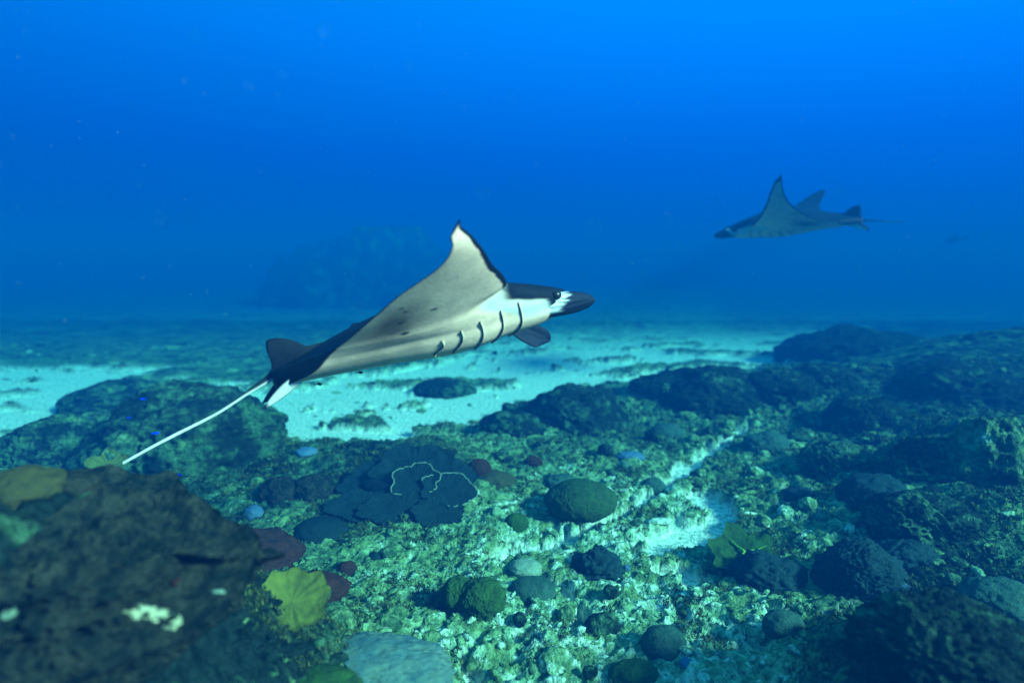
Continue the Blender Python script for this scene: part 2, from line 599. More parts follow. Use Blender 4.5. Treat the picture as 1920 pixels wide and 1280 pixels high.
def tube(path, rad, k=6, closed=False):
    path = np.asarray(path, float)
    n = len(path)
    rad = np.broadcast_to(rad, n)
    t = np.gradient(path, axis=0) if not closed else np.roll(path, -1, 0) - np.roll(path, 1, 0)
    t /= np.linalg.norm(t, axis=1)[:, None] + 1e-12
    up = np.where(np.abs(t[:, 2:3]) > 0.9, np.array([[1.0, 0, 0]]), np.array([[0, 0, 1.0]]))
    a = np.cross(t, up)
    a /= np.linalg.norm(a, axis=1)[:, None] + 1e-12
    b = np.cross(a, t)
    ang = np.linspace(0, 2 * math.pi, k, endpoint=False)
    V = path[:, None] + rad[:, None, None] * (np.cos(ang)[None, :, None] * a[:, None] + np.sin(ang)[None, :, None] * b[:, None])
    V = V.reshape(-1, 3)
    f = grid_faces(n, k, True)
    if closed:
        i = np.arange(k)
        f = np.concatenate([f, np.stack([(n - 1) * k + i, (n - 1) * k + (i + 1) % k, (i + 1) % k, i], -1)])
    return V, f


def rotmat(rx, ry, rz):
    from mathutils import Euler
    return np.array(Euler((rx, ry, rz)).to_matrix())


def px_size(n, P):
    """metres that n photograph pixels span at point P"""
    return n / F * (P[1] * cp - (P[2] - CAM_H) * sp_)


LANDMARKS = []      # name, x, y: for telling small rocks apart


def put(name, u, v, V, Fc, mat, label, cat, lift=0.0, rot=(0, 0, 0), col=None, mark=None, group=None, P=None):
    P = ground_at(u, v) if P is None else P
    V = V @ rotmat(*rot).T
    o = mesh_obj(name, V, Fc, M[mat], col=col)
    o.location = (P[0], P[1], P[2] + lift)
    tag(o, label, cat, group)
    if mark:
        LANDMARKS.append((mark, P[0], P[1]))
    return o


def turf_lump(name, u, v, wpx, hpx, seed, label, mark=None, dark=0.25, amp=0.28, freq=1.7, sub=6, P=None, depth=1.0, fine=0.12):
    """a rocky mound wpx wide and hpx tall in the photograph, foot at (u, v)"""
    P = ground_at(u, v) if P is None else P
    W, H = px_size(wpx, P), px_size(hpx, P)
    V, Fc = lump(W / 2, W / 2 * depth, H, seed, amp, freq, fine, 7, sub, sink=1.0)
    c = reef_color(V * 1.0 + seed * 3 + np.array(P), np.zeros(len(V)), dark)
    o = mesh_obj(name, V, Fc, M['rock'], col=c)
    o.location = (P[0], P[1] + W / 2 * depth * 0.6, P[2] - 0.04 * H)
    tag(o, label, 'reef mound')
    if mark:
        LANDMARKS.append((mark, P[0], P[1]))
    return o


# ------------------------------------------------------------------ big mounds
turf_lump('reef_mound', 300, 868, 370, 120, 1, 'large dark coral mound behind the thin white tail, dotted with blue fish', 'the large dark mound on the left', 0.38)
turf_lump('reef_mound', 60, 860, 190, 62, 2, 'hazy rounded dark mound at the left edge below the sand patch', 'the rounded mound at the left edge', 0.38)
turf_lump('reef_mound', 190, 762, 190, 36, 3, 'low hazy mound lying on the left sand patch', 'the low mound on the left sand', 0.45)
turf_lump('reef_mound', 630, 700, 480, 260, 4, 'huge blue hazed reef knoll looming behind the near ray', 'the hazy knoll', 0.55, P=np.array([-9.8, 40, -4.4]), amp=0.3)
turf_lump('reef_mound', 1085, 800, 190, 66, 5, 'dark rugged mound at the sand edge right of the near ray', 'the rugged mound at the sand edge', 0.6)
turf_lump('reef_mound', 960, 812, 120, 30, 6, 'low dark mound joined to the left foot of the rugged mound', 'the low mound at the sand edge', 0.55)
turf_lump('reef_mound', 830, 742, 120, 26, 7, 'low flat dark rock alone on the open white sand', 'the lone flat rock on the sand', 0.45)
turf_lump('reef_mound', 1350, 760, 230, 62, 8, 'dark hazy ridge hump at the far end of the reef flat', 'the far ridge hump', 0.6)
turf_lump('reef_mound', 1480, 740, 150, 40, 9, 'second hazy hump on the far reef edge, just right of the first', 'the second ridge hump', 0.6)
turf_lump('reef_mound', 1700, 735, 330, 72, 10, 'long dim dark blue ridge along the right horizon', 'the dim right ridge', 0.7, P=np.array([7.3, 11.5, 0.05]))
turf_lump('reef_mound', 1880, 800, 300, 88, 11, 'dark steep reef slope at the right edge under the far ray', 'the steep right slope', 0.65, P=np.array([6.1, 7.6, 0.2]))
turf_lump('reef_mound', 1890, 900, 150, 110, 12, 'pale green turf knoll at the right edge of the reef', 'the pale green knoll', 0.16)
turf_lump('reef_mound', 1650, 800, 150, 45, 13, 'dark teal hump in front of the dim right ridge', 'the teal hump', 0.5)

turf_lump('reef_mound', 1790, 900, 190, 60, 14, 'rough dark hump in front of the steep right slope', 'the rough right hump', 0.42, fine=0.2)
turf_lump('reef_mound', 1590, 880, 130, 36, 15, 'low rough teal hump on the right between two dark coral heads', 'the low teal hump', 0.35, fine=0.2)
turf_lump('reef_mound', 1770, 1010, 200, 60, 16, 'dark mossy mound right of the purple soft coral', 'the dark mossy mound', 0.45, fine=0.2)
turf_lump('reef_mound', 1560, 720, 130, 30, 17, 'faint low hump at the far edge where the sand meets the right reef', 'the faint far hump', 0.55)
turf_lump('reef_mound', 1250, 735, 120, 26, 18, 'small dark hump on the sand edge right of the rugged mound', 'the small hump at the sand edge', 0.55)
turf_lump('reef_mound', 1850, 1290, 330, 95, 19, 'near black blurred reef mound filling the lower right corner', 'the near black mound', 0.62, fine=0.2)

# ------------------------------------------------------------------ named corals
# foreground plate coral, left
P = ground_at(225, 1130)
pc = empty('plate_coral', P + np.array([0, 0.02, 0.05]), 'huge dark brown ridged plate coral filling the lower left corner', 'coral')
LANDMARKS.append(('the huge brown plate coral', P[0], P[1]))
for k, (dx, dy, dz, rx, ry, tx, ty) in enumerate([(0.0, -0.05, 0.03, 0.40, 0.36, 0.30, 0.10), (-0.27, 0.25, 0.06, 0.36, 0.32, 0.25, 0.0), (0.20, 0.17, -0.02, 0.24, 0.22, 0.30, 0.30), (-0.30, -0.16, 0.04, 0.34, 0.26, 0.3, -0.1)]):
    V, Fc, rim = plate(rx, ry, 3 + k * 2.2, 7, 0.03, 0.16, 60, 0.003, 0.010, fold=0.3)
    o = mesh_obj('plate', V @ rotmat(tx, ty, k * 1.1).T + [dx, dy, dz], Fc, M['brown'], pc)
V, Fc = lump(0.48, 0.44, 0.20, 6, 0.28, 2.4, 0.22, 9, 7, sink=1.0)
mesh_obj('base', V + [-.20, .06, -0.06], Fc, M['brown'], pc)
from mathutils.bvhtree import BVHTree
tv, tf = [], []
for c in list(pc.children):
    nb = len(tv)
    tv += [Vector(v.co) + pc.location for v in c.data.vertices]
    tf += [[nb + q for q in p.vertices] for p in c.data.polygons]
tree = BVHTree.FromPolygons(tv, tf)
# dead and bleached spots on its surface
for k, (u, v, a, b, mt) in enumerate([(262, 1146, 40, 15, 'white'), (290, 1153, 34, 13, 'white'), (322, 1165, 28, 15, 'white'), (25, 936, 15, 13, 'white'), (16, 1150, 20, 12, 'rim'), (410, 1110, 18, 6, 'rim'), (332, 1086, 14, 12, 'rust')]):
    hit = tree.ray_cast(Vector((0, 0, CAM_H)), Vector(view_ray(u, v)).normalized())[0]
    if hit is None:
        continue
    V, Fc = lump(px_size(a, hit) * .6, px_size(b, hit) * .8, px_size(b, hit) * .12, 20 + k, 0.9, 2.6, 0.3, 6, sub=4)
    mesh_obj({'white': 'bleached_patch', 'rim': 'pale_patch', 'rust': 'rusty_patch', 'teal': 'crust_patch'}[mt], V @ rotmat(.6, 0, 0).T + (np.array(hit) - np.array(pc.location)), Fc, M[mt], pc)

# yellow leather coral
P = ground_at(548, 1190)
W = px_size(140, P)
V, Fc, rim = plate(W * 0.50, W * 0.46, 1.3, 9, 0.06, 0.30, 13, 0.003, 0.03, fold=1.0)
put('leather_coral', 548, 1160, V, Fc, 'leather', 'mustard yellow lobed leather coral beside the huge brown plate coral', 'coral', 0.075, (0.5, 0.0, 0.5), mark='the yellow leather coral')
# small yellow coral on the left
P = ground_at(205, 895)
W = px_size(70, P)
V, Fc, rim = plate(W * 0.5, W * 0.4, 4.4, 5, 0.16, 0.25, 12, 0.006, 0.02)
put('leather_coral', 205, 898, V, Fc, 'leather', 'small blurred yellow coral at the very tip of the white tail', 'coral', 0.15, (0.8, 0, 0.2), mark='the small yellow coral')
V, Fc, rim = plate(0.06, 0.05, 7.1, 5, 0.12, 0.3, 10, 0.005, 0.02)
put('leather_coral', 8, 1215, V, Fc, 'leather', 'yellow coral knob cut off by the left edge near the bottom corner', 'coral', 0.06, (0.6, 0, 0))

# green two-lobed dome
P = ground_at(890, 1140)
W = px_size(120, P)
gc = empty('dome_coral', P, 'glossy dark green two lobed dome coral on dusty rubble', 'coral')
LANDMARKS.append(('the green dome coral', P[0], P[1]))
V, Fc = lump(W * 0.36, W * 0.34, W * 0.30, 31, 0.26, 1.8, 0.07, 8, 6, sink=0.5)
mesh_obj('lobe', V + [W * 0.12, W * 0.05, W * 0.08], Fc, M['green'], gc)
V, Fc = lump(W * 0.27, W * 0.28, W * 0.24, 32, 0.26, 1.8, 0.07, 8, 6, sink=0.5)
mesh_obj('lobe', V + [-W * 0.27, W * 0.18, W * 0.10], Fc, M['green'], gc)

# brain coral
P = ground_at(1088, 965)
W = px_size(135, P)
V, Fc = lump(W * 0.5, W * 0.46, W * 0.26, 41, 0.12, 1.3, 0.03, 9, 6, sink=0.3, ridge=85)
put('brain_coral', 1088, 948, V, Fc, 'brain', 'broad olive green brain coral with fine ridges beside the sand seam', 'coral', 0.01, mark='the ridged brain coral')

# dark cluster of plates in the middle, two of them with a pale rim
P = ground_at(772, 925)
pe = empty('plate_coral', P, 'overlapping navy plate corals in the middle, two with pale rims', 'coral')
LANDMARKS.append(('the navy plate corals', P[0], P[1]))
W = px_size(110, P)
for k, (dx, dy, dz, rx, ry, tx, ty, seed, rimmed) in enumerate([
        (-0.02, 0.30, 0.30, 0.72, 0.60, 0.45, 0.0, 2.0, 0), (-0.62, 0.22, 0.16, 0.62, 0.50, 0.40, -0.2, 3.1, 0), (0.60, 0.25, 0.20, 0.55, 0.42, 0.42, 0.25, 4.2, 0),
        (0.10, -0.22, 0.30, 0.40, 0.34, 0.62, -0.05, 5.3, 1), (0.66, -0.38, 0.20, 0.46, 0.34, 0.50, 0.10, 6.4, 1), (0.0, -0.75, 0.02, 0.70, 0.36, 0.42, 0.0, 7.5, 0), (-0.70, -0.55, 0.0, 0.55, 0.36, 0.35, 0.0, 8.6, 0), (0.55, -0.85, 0.02, 0.42, 0.30, 0.4, 0.1, 9.7, 0)]):
    V, Fc, rim = plate(rx * W, ry * W, seed, 5, 0.06, 0.12, 30, 0.003, 0.014)
    Rm = rotmat(tx, ty, 0)
    off = np.array([dx, dy, dz]) * W
    o = mesh_obj('plate', V @ Rm.T + off, Fc, M['navy'], pe)
    if rimmed:
        q = rim @ Rm.T + off
        j = np.arange(160)
        fr = np.roll(q, 45, 0)[:(118 if k == 4 else 160)]
        V2, F2 = tube(fr, 0.0042, 6, False)
        mesh_obj('rim', V2, F2, M['rim'], o)
V, Fc = lump(W * 0.95, W * 0.65, W * 0.42, 52, 0.2, 1.5, 0.08, 6, 5, sink=1.0)
mesh_obj('base', V + [0, W * 0.25, -W * 0.05], Fc, M['navy'], pe)

# other corals and sponges
def simple(name, u, v, wpx, ratio, mat, seed, label, mark=None, amp=0.26, fine=0.12, ffreq=8, freq=1.5, lift=0.0, cat='coral', sub=5, dep=0.9, ridge=0):
    P = ground_at(u, v)
    W = px_size(wpx, P)
    V, Fc = lump(W / 2, W / 2 * dep, W / 2 * ratio, seed, amp, freq, fine, ffreq, sub, sink=0.45, ridge=ridge)
    return put(name, u, v, V, Fc, mat, label, cat, lift, mark=mark)


simple('soft_coral', 1122, 1072, 92, 0.75, 'soft', 61, 'dark bushy coral clump with a blue speck at its right foot', 'the dark bushy clump', 0.42, 0.22, 9, 2.4)
simple('soft_coral', 1610, 1095, 150, 0.85, 'soft', 62, 'large dark purple blue bushy soft coral on the right slope', 'the large purple soft coral', 0.25, 0.22, 10, sub=6)
simple('soft_coral', 1700, 1060, 110, 0.7, 'soft', 63, 'dark bushy soft coral pressed against the right side of the purple one', 'the right bushy coral', 0.3, 0.22, 10)
simple('soft_coral', 1440, 1085, 120, 0.6, 'soft', 64, 'low dark rugged coral between the bright green coral and the purple one', 'the low rugged coral', 0.35, 0.2, 8)
simple('dome_coral', 1245, 1215, 84, 0.85, 'dome', 65, 'smooth round teal dome coral alone on pale rubble near the bottom', 'the round teal dome', 0.12, 0.05, 9)
simple('dome_coral', 1470, 1180, 78, 0.75, 'dome', 66, 'dull grey green round coral beside the pale streak of sand', 'the grey green round coral', 0.13, 0.05, 9)
simple('dome_coral', 1225, 915, 44, 0.75, 'dome', 67, 'small teal dome coral touching the sand seam near the brain coral', 'the small teal dome', 0.14, 0.05, 9)
simple('dome_coral', 1250, 815, 60, 0.6, 'dome', 68, 'dark rounded coral head beyond the pale blue sponge', 'the far rounded coral head', 0.12, 0.03, 8)
simple('dome_coral', 968, 985, 46, 0.85, 'green', 69, 'small dark green dome right of the navy plate corals', 'the small green dome', 0.1, 0.03, 8)
simple('dome_coral', 1000, 1110, 90, 0.45, 'dome', 70, 'flat faded teal coral to the right of the green two lobed dome', 'the flat teal coral', 0.12, 0.03, 8)
simple('brain_coral', 985, 1068, 62, 0.5, 'rim', 71, 'small pale dusty coral head just above the green two lobed dome', 'the pale dusty coral head', 0.15, 0.06, 9)
simple('encrusted_boulder', 700, 1262, 300, 0.28, 'teal', 72, 'broad blue grey crusted boulder at the bottom centre', 'the blue grey boulder', 0.25, 0.10, 6, cat='rock', sub=6, dep=0.6)
simple('encrusted_boulder', 600, 1300, 150, 0.35, 'green', 73, 'grey green lump at the bottom edge before the blue grey boulder', None, 0.2, 0.10, 6, cat='rock')
simple('encrusted_boulder', 1190, 1275, 90, 0.6, 'green', 74, 'mossy green lump at the bottom edge below the round teal dome', 'the mossy green lump', 0.2, 0.08, 6, cat='rock')
simple('sponge', 898, 885, 46, 0.9, 'rust', 75, 'rusty dark red sponge right of the navy plate corals', 'the rusty red sponge', 0.2, 0.08, cat='sponge')
simple('sponge', 925, 902, 78, 0.35, 'ochre', 76, 'flat ochre sponge at the foot of the rusty red sponge', None, 0.3, 0.1, cat='sponge')
simple('sponge', 1000, 868, 34, 0.6, 'rust', 77, 'small orange brown sponge farther right past the rusty red sponge', None, 0.3, 0.1, cat='sponge')
simple('sponge', 946, 858, 32, 0.8, 'navy', 78, 'small black round sponge just behind the ochre sponge', None, 0.2, 0.1, cat='sponge')
simple('sponge', 1182, 858, 52, 0.3, 'blue', 79, 'pale lilac blue flat sponge on the middle of the reef flat', 'the pale blue sponge', 0.3, 0.12, cat='sponge')
simple('sponge', 476, 965, 34, 0.9, 'blue', 80, 'dull blue upright sponge between the brown mounds on the left', 'the dull blue sponge', 0.2, 0.06, cat='sponge')
simple('sponge', 1176, 1066, 16, 0.8, 'blue', 81, 'tiny vivid blue sponge at the right foot of the dark bushy clump', None, 0.2, 0.06, cat='sponge', sub=4)
simple('sponge', 1288, 1245, 30, 0.6, 'blue', 82, 'small blue sponge just below the round teal dome', None, 0.2, 0.06, cat='sponge', sub=4)
simple('sponge', 1692, 1108, 38, 0.6, 'blue', 83, 'pale blue sponge at the lower right foot of the purple soft coral', None, 0.3, 0.1, cat='sponge', sub=4)
simple('sponge', 575, 850, 40, 0.5, 'blue', 84, 'faint blue sponge at the left end of the navy plate corals', None, 0.3, 0.1, cat='sponge', sub=4)
simple('coral_head', 528, 930, 78, 0.75, 'brown', 85, 'brown knobbly coral head left of the navy plate corals', 'the brown knobbly head', 0.3, 0.15, 8)
simple('coral_head', 590, 925, 80, 0.7, 'brown', 86, 'second brown knobbly coral head, between the first and the navy plates', 'the second brown head', 0.3, 0.15, 8)
simple('coral_head', 480, 1050, 150, 0.55, 'rust', 87, 'dark maroon bushy coral patch above the yellow leather coral', 'the maroon bushy patch', 0.35, 0.2, 9)
simple('coral_head', 585, 1110, 120, 0.4, 'rust', 88, 'low maroon patch right behind the yellow leather coral', None, 0.35, 0.2, 9)
simple('coral_head', 650, 1072, 38, 0.9, 'rust', 89, 'small dark maroon round knob on pale rubble', 'the small maroon knob', 0.2, 0.1, 8)
simple('coral_head', 703, 1048, 26, 0.8, 'navy', 90, 'tiny black knob up and right of the small maroon knob', None, 0.2, 0.1, 8, sub=4)
simple('coral_head', 600, 1000, 100, 0.45, 'navy', 91, 'smooth dark blue mound left of the navy plates', 'the dark blue mound', 0.15, 0.05, 8)
simple('coral_head', 1750, 1185, 130, 0.6, 'brown', 92, 'blurred brown lobed coral on the near right slope', 'the blurred brown coral', 0.35, 0.1, 6)
simple('coral_head', 1870, 1130, 120, 0.6, 'dome', 93, 'blurred teal ring shaped coral at the right edge', 'the blurred ring coral', 0.3, 0.1, 6)
simple('coral_head', 1440, 840, 90, 0.5, 'dome', 94, 'dark teal coral head on the far right of the reef flat', 'the far teal head', 0.3, 0.12, 8)
simple('coral_head', 1050, 905, 60, 0.4, 'dome', 95, 'flat dusky coral just behind the ridged brain coral', None, 0.3, 0.12, 8)
simple('coral_head', 1500, 935, 70, 0.5, 'soft', 96, 'dark coral head uphill from the bright green coral', 'the dark uphill head', 0.3, 0.15, 8)
simple('coral_head', 1640, 935, 120, 0.6, 'soft', 97, 'dark blurred coral head behind the large purple soft coral', 'the dark head behind', 0.3, 0.15, 8)

simple('coral_head', 40, 925, 150, 0.5, 'ochre', 98, 'ochre brown coral hump at the left edge above the huge brown plate coral', 'the ochre brown hump', 0.3, 0.1, 6)
simple('coral_head', 130, 915, 110, 0.45, 'brown', 99, 'drab olive coral hump between the ochre hump and the small yellow coral', None, 0.3, 0.1, 6)

# bright green star lobed coral
P = ground_at(1395, 1052)
W = px_size(118, P)
bc = empty('lobed_coral', P + np.array([0, 0, 0.05]), 'bright green folded coral with a pale centre on the reef flat', 'coral')
LANDMARKS.append(('the bright green coral', P[0], P[1]))
V, Fc, rim = plate(W * 0.55, W * 0.50, 2.7, 6, 0.10, 0.15, 9, 0.003, 0.03, fold=1.2)
mesh_obj('plate', V @ rotmat(0.35, 0, 0).T, Fc, M['green'], bc)
mg = material('pale_green_fold', (0.20, 0.36, 0.04), (0.09, 0.20, 0.03), 22, 0.8, 0.3, 80)
for a, ln in ((0.3, 0.42), (2.1, 0.30), (3.9, 0.38), (5.2, 0.32)):
    t = np.linspace(0, 1, 12)
    pth = np.stack([t * ln * W * np.cos(a), t * ln * W * np.sin(a), 0.018 + 0.30 * W * 0.5 * (t * ln) ** 2 + 0.004 * np.sin(9 * t)], -1)
    V, Fc = tube(pth @ rotmat(0.35, 0, 0).T, 0.012 * (1.1 - t), 8)
    mesh_obj('fold', V, Fc, mg, bc)

# ------------------------------------------------------------------ smaller rocks one can tell apart
KINDS = [('olive turf covered rock', 0.0, 0.25), ('dark crusted rock', 0.5, 0.35), ('pale sand dusted rock', -0.12, 0.22)]
used = {}
rr = np.random.default_rng(21)
protos = []
for k in range(10):
    V, Fc = lump(1, 0.9, 0.6, 200 + k, 0.35, 1.7, 0.14, 6, 4, sink=0.7)
    protos.append((V, Fc))
n_rock = 0
for _ in range(900):
    if n_rock >= 150:
        break
    d = math.exp(rr.uniform(math.log(2.8), math.log(10.5)))
    xx, yy = rr.uniform(-0.72, 0.78) * d, d
    s0 = float(sand_field(np.array([xx]), np.array([yy]))[0])
    if s0 > 0.3 and rr.random() > 0.25:
        continue
    dist = [(math.hypot(xx - a, yy - b), nme, a, b) for nme, a, b in LANDMARKS]
    dmin, nme, a, b = min(dist)
    if dmin < 0.16 or dmin > 0.5 + 0.10 * d:
        continue
    dx, dy = xx - a, yy - b
    side = ('right of ' if dx > 0 else 'left of ') if abs(dx) > abs(dy) else ('just behind ' if dy > 0 else 'in front of ')
    kd = rr.integers(0, 3)
    size = rr.uniform(0.035, 0.085) * (0.75 + 0.09 * d)
    big = 'small ' if size < 0.065 * (0.75 + 0.09 * d) else 'bigger '
    key = (nme, side, kd, big)
    if key in used:
        continue
    used[key] = 1
    zz = height1(xx, yy)
    V, Fc = protos[rr.integers(0, 10)]
    V = (V * size * rr.uniform(0.8, 1.2, 3)) @ rotmat(rr.uniform(-.3, .3), rr.uniform(-.3, .3), rr.uniform(0, 6.3)).T
    c = reef_color(V * 1.6 + rr.uniform(0, 50, 3), np.zeros(len(V)), KINDS[kd][1] + 0.5 * darkness(np.array([xx]), np.array([yy]))[0])
    o = mesh_obj('rock', V, Fc, M['rock'], col=c)
    o.location = (xx, yy, zz + size * 0.05)
    tag(o, big + KINDS[kd][0] + ' ' + side + nme, 'rock', 'loose rocks on the reef floor')
    n_rock += 1

# ------------------------------------------------------------------ manta rays
LE = [(0, .475), (.10, .485), (.165, .49), (.20, .44), (.225, .36), (.25, .295), (.30, .268), (.40, .25), (.55, .20), (.70, .115), (.85, .0), (.97, -.12), (1.06, -.25), (1.10, -.345)]
TE = [(0, -.52), (.05, -.51), (.09, -.48), (.15, -.42), (.25, -.345), (.40, -.27), (.55, -.225), (.70, -.205), (.85, -.225), (.97, -.275), (1.06, -.335), (1.10, -.36)]
TD = [(0, .105), (.1, .10), (.2, .075), (.3, .05), (.45, .03), (.7, .016), (.95, .008), (1.1, .003)]
TV = [(0, .115), (.06, .112), (.12, .106), (.165, .088), (.2, .062), (.3, .03), (.45, .018), (.7, .010), (.95, .006), (1.1, .003)]
KN = [0, .25, .45, .65, .85, 1.0, 1.1]
# yaw, pitch, roll, position (right, forward, up of the camera), wing bend angles left, right; twists, sweeps, planform offsets of the near wing
NEAR = [0.4082, 0.3095, 0.0364, -0.4707, 3.1471, 0.0533, -3.5208, -6.0, 12.0, 38.0, 24.8833, 29.712, 61.6157, -0.11, -0.0453, -0.1966, -0.3586, -0.0129, -0.0326, -0.0624, -0.053, -0.0333, 0.0664, 0.0121, -0.0112, -0.0184, 0.0479, 0.0644, 0.061]
FAR = [2.5927, 0.0591, -0.278, 4.7884, 10.3973, 2.0137, 2.8713, 7.2235, 22.8946, 67.5097, 3.8757, 2.6749, 43.6727, 0.0239, -0.0175, -0.3885, -0.283, -0.0021, -0.0068, -0.0378, -0.0496, -0.0251, 0.0389, 0.0073, -0.0006, -0.0046, 0.0182, 0.0378, 0.0471]


class Manta:
    def __init__(self, p, near_left, span=1.0):
        self.p = p
        self.span = span      # wing spread as a share of the full 2.2 disc lengths (wings cupped while flapping)
        self.near_left = near_left
        self.B = (self.bend(p[6:10]), self.bend([p[6]] + list(p[10:13])))

    @staticmethod
    def bend(q):
        s = np.linspace(0, 1.1, 240)
        th = np.radians(interp(s, [0, .25, .6, 1.1], q))
        ds = s[1] - s[0]
        a = (th[1:] + th[:-1]) / 2
        return s, np.concatenate([[0], np.cumsum(np.cos(a)) * ds]), np.concatenate([[0], np.cumsum(np.sin(a)) * ds]), th

    def surf(self, s, c, side, lift=0.0):
        p = self.p
        s, c, side = np.broadcast_arrays(np.asarray(s, float), np.asarray(c, float), np.asarray(side, float))
        a = abs(s)
        Lm = s >= 0
        aw = np.where(a > .25, .25 + (a - .25) * self.span, a)
        yb = [[np.interp(aw, b[0], b[k]) for k in (1, 2)] + [np.interp(a, b[0], b[3])] for b in self.B]
        y = np.where(Lm, yb[0][0], -yb[1][0])
        z = np.where(Lm, yb[0][1], yb[1][1])
        th = np.where(Lm, yb[0][2], -yb[1][2])
        xl, xt = interp(a, *zip(*LE)), interp(a, *zip(*TE))
        x = xl * (1 - c) + xt * c - np.where(Lm, p[15], p[16]) * np.clip(a - .25, 0, 2) ** 2
        o = interp(a, KN, [0] + list(p[17:23])) * (1 - c) + interp(a, KN, [0] + list(p[23:29])) * c
        x = x + np.where(Lm == self.near_left, o, 0)
        wgt = 1 / (1 + np.exp((a - .2) / .02))
        foil = np.clip(np.sqrt(np.clip(c, 0, 1)) * np.clip(1 - c, 0, 1) ** 0.9 * 2.35, 0, 1.2)
        hd = interp(c, [0, .06, .18, .35, .55, .75, .9, 1.0], [.22, .50, .80, 1.0, .92, .64, .38, .24])
        hv = interp(c, [0, .06, .18, .35, .55, .75, .9, 1.0], [.42, .60, .86, 1.0, .84, .58, .36, .24])
        pr = wgt * np.where(side > 0, hd, hv) + (1 - wgt) * foil
        t = np.where(side > 0, interp(a, *zip(*TD)), interp(a, *zip(*TV))) * pr * side + lift * np.sign(side)
        z = z + np.where(Lm, p[13], p[14]) * np.clip(a - .2, 0, 2) * (c - .3)
        z = z + 0.012 * np.exp(-((c - .68) / .2) ** 2) * wgt
        hw = sstep(x, .22, .47) * (1 - sstep(a, .24, .30))      # the head reaches forward and droops a little
        x = x + .035 * hw
        z = z - .038 * hw + .030 * np.exp(-((a - .28) / .06) ** 2 - (c / .2) ** 2)
        return np.stack([x, y - np.sin(th) * t, z + np.cos(th) * t], -1)


def manta_colors(s, c, side, P, seed):
    a = abs(s)
    n = len(s)
    q = np.stack([s * 6, c * 6, np.full(n, seed)], -1)
    no = fbm(q, 4)
    nf = fbm(q * 4, 3)
    navy = np.array([.004, .008, .016])
    dorsal = navy * (1 + 0.6 * no[:, None] + 0.5 * nf[:, None])
    cream = np.array([.95, .60, .45])  # white underside tinted salmon, painting in a strobe's warm light
    streak = fbm(np.stack([s * 26, c * 5, np.full(n, seed + 4)], -1), 4)
    blot = fbm(np.stack([s * 14, c * 14, np.full(n, seed + 9)], -1), 4)
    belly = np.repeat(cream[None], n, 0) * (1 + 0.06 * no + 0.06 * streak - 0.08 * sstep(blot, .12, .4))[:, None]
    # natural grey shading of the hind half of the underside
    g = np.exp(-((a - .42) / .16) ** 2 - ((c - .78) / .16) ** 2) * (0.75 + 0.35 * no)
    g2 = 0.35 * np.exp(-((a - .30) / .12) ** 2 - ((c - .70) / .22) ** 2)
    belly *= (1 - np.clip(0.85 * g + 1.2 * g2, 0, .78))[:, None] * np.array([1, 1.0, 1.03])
    chord = np.clip(interp(a, *zip(*LE)) - interp(a, *zip(*TE)), .03, 2)
    dl, dt = c * chord, (1 - c) * chord
    wle = interp(a, [0, .22, .26, .4, 1.1], [0, 0, .026, .020, .024])
    wte = interp(a, [0, .15, .3, .7, 1.1], [.0, .012, .006, .010, .016])
    edge = np.maximum(sstep(wle * (1 + .5 * nf) - dl, -.005, .004), sstep(wte * (1 + .5 * nf) - dt, -.005, .004))
    edge = np.maximum(edge, sstep(a, 1.040, 1.050))
    belly = belly + (navy - belly) * edge[:, None]
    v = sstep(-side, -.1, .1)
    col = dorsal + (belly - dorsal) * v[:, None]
    # white face on the sides of the head
    hx = c * (0.49 + 0.5)
    face = sstep(a, .12, .17) * sstep(.29 - a + 0.02 * nf, 0, .03) * sstep(.24 - c + 0.05 * no, 0, .06)
    low = np.maximum(v, sstep(.045 - c + .02 * nf, 0, .015) * sstep(.208 - a, 0, .01))
    top = sstep(P[:, 2] - (.012 - .22 * (P[:, 0] - .30)) + .030 * nf + .014 * no, -.014, .016) * sstep(a, .1, .16) * sstep(P[:, 0], .2, .27) * sstep(.30 - a, 0, .03)
    low = low * (1 - top)
    col = col + (navy - col) * top[:, None]
    col = col + (np.array([.60, .62, .60]) - col) * (face * low * sstep(a, .16, .2))[:, None]
    E = np.stack([P[:, 0] - .450, abs(P[:, 1]) - .198, P[:, 2] + .016], -1)
    de = np.sqrt((E[:, 0] * .8 + E[:, 2] * .25) ** 2 + (E[:, 1] * .6) ** 2 + (E[:, 2] * .8) ** 2)
    col = col + (navy - col) * sstep(.034 + .012 * nf - de, -.006, .010)[:, None]
    return col


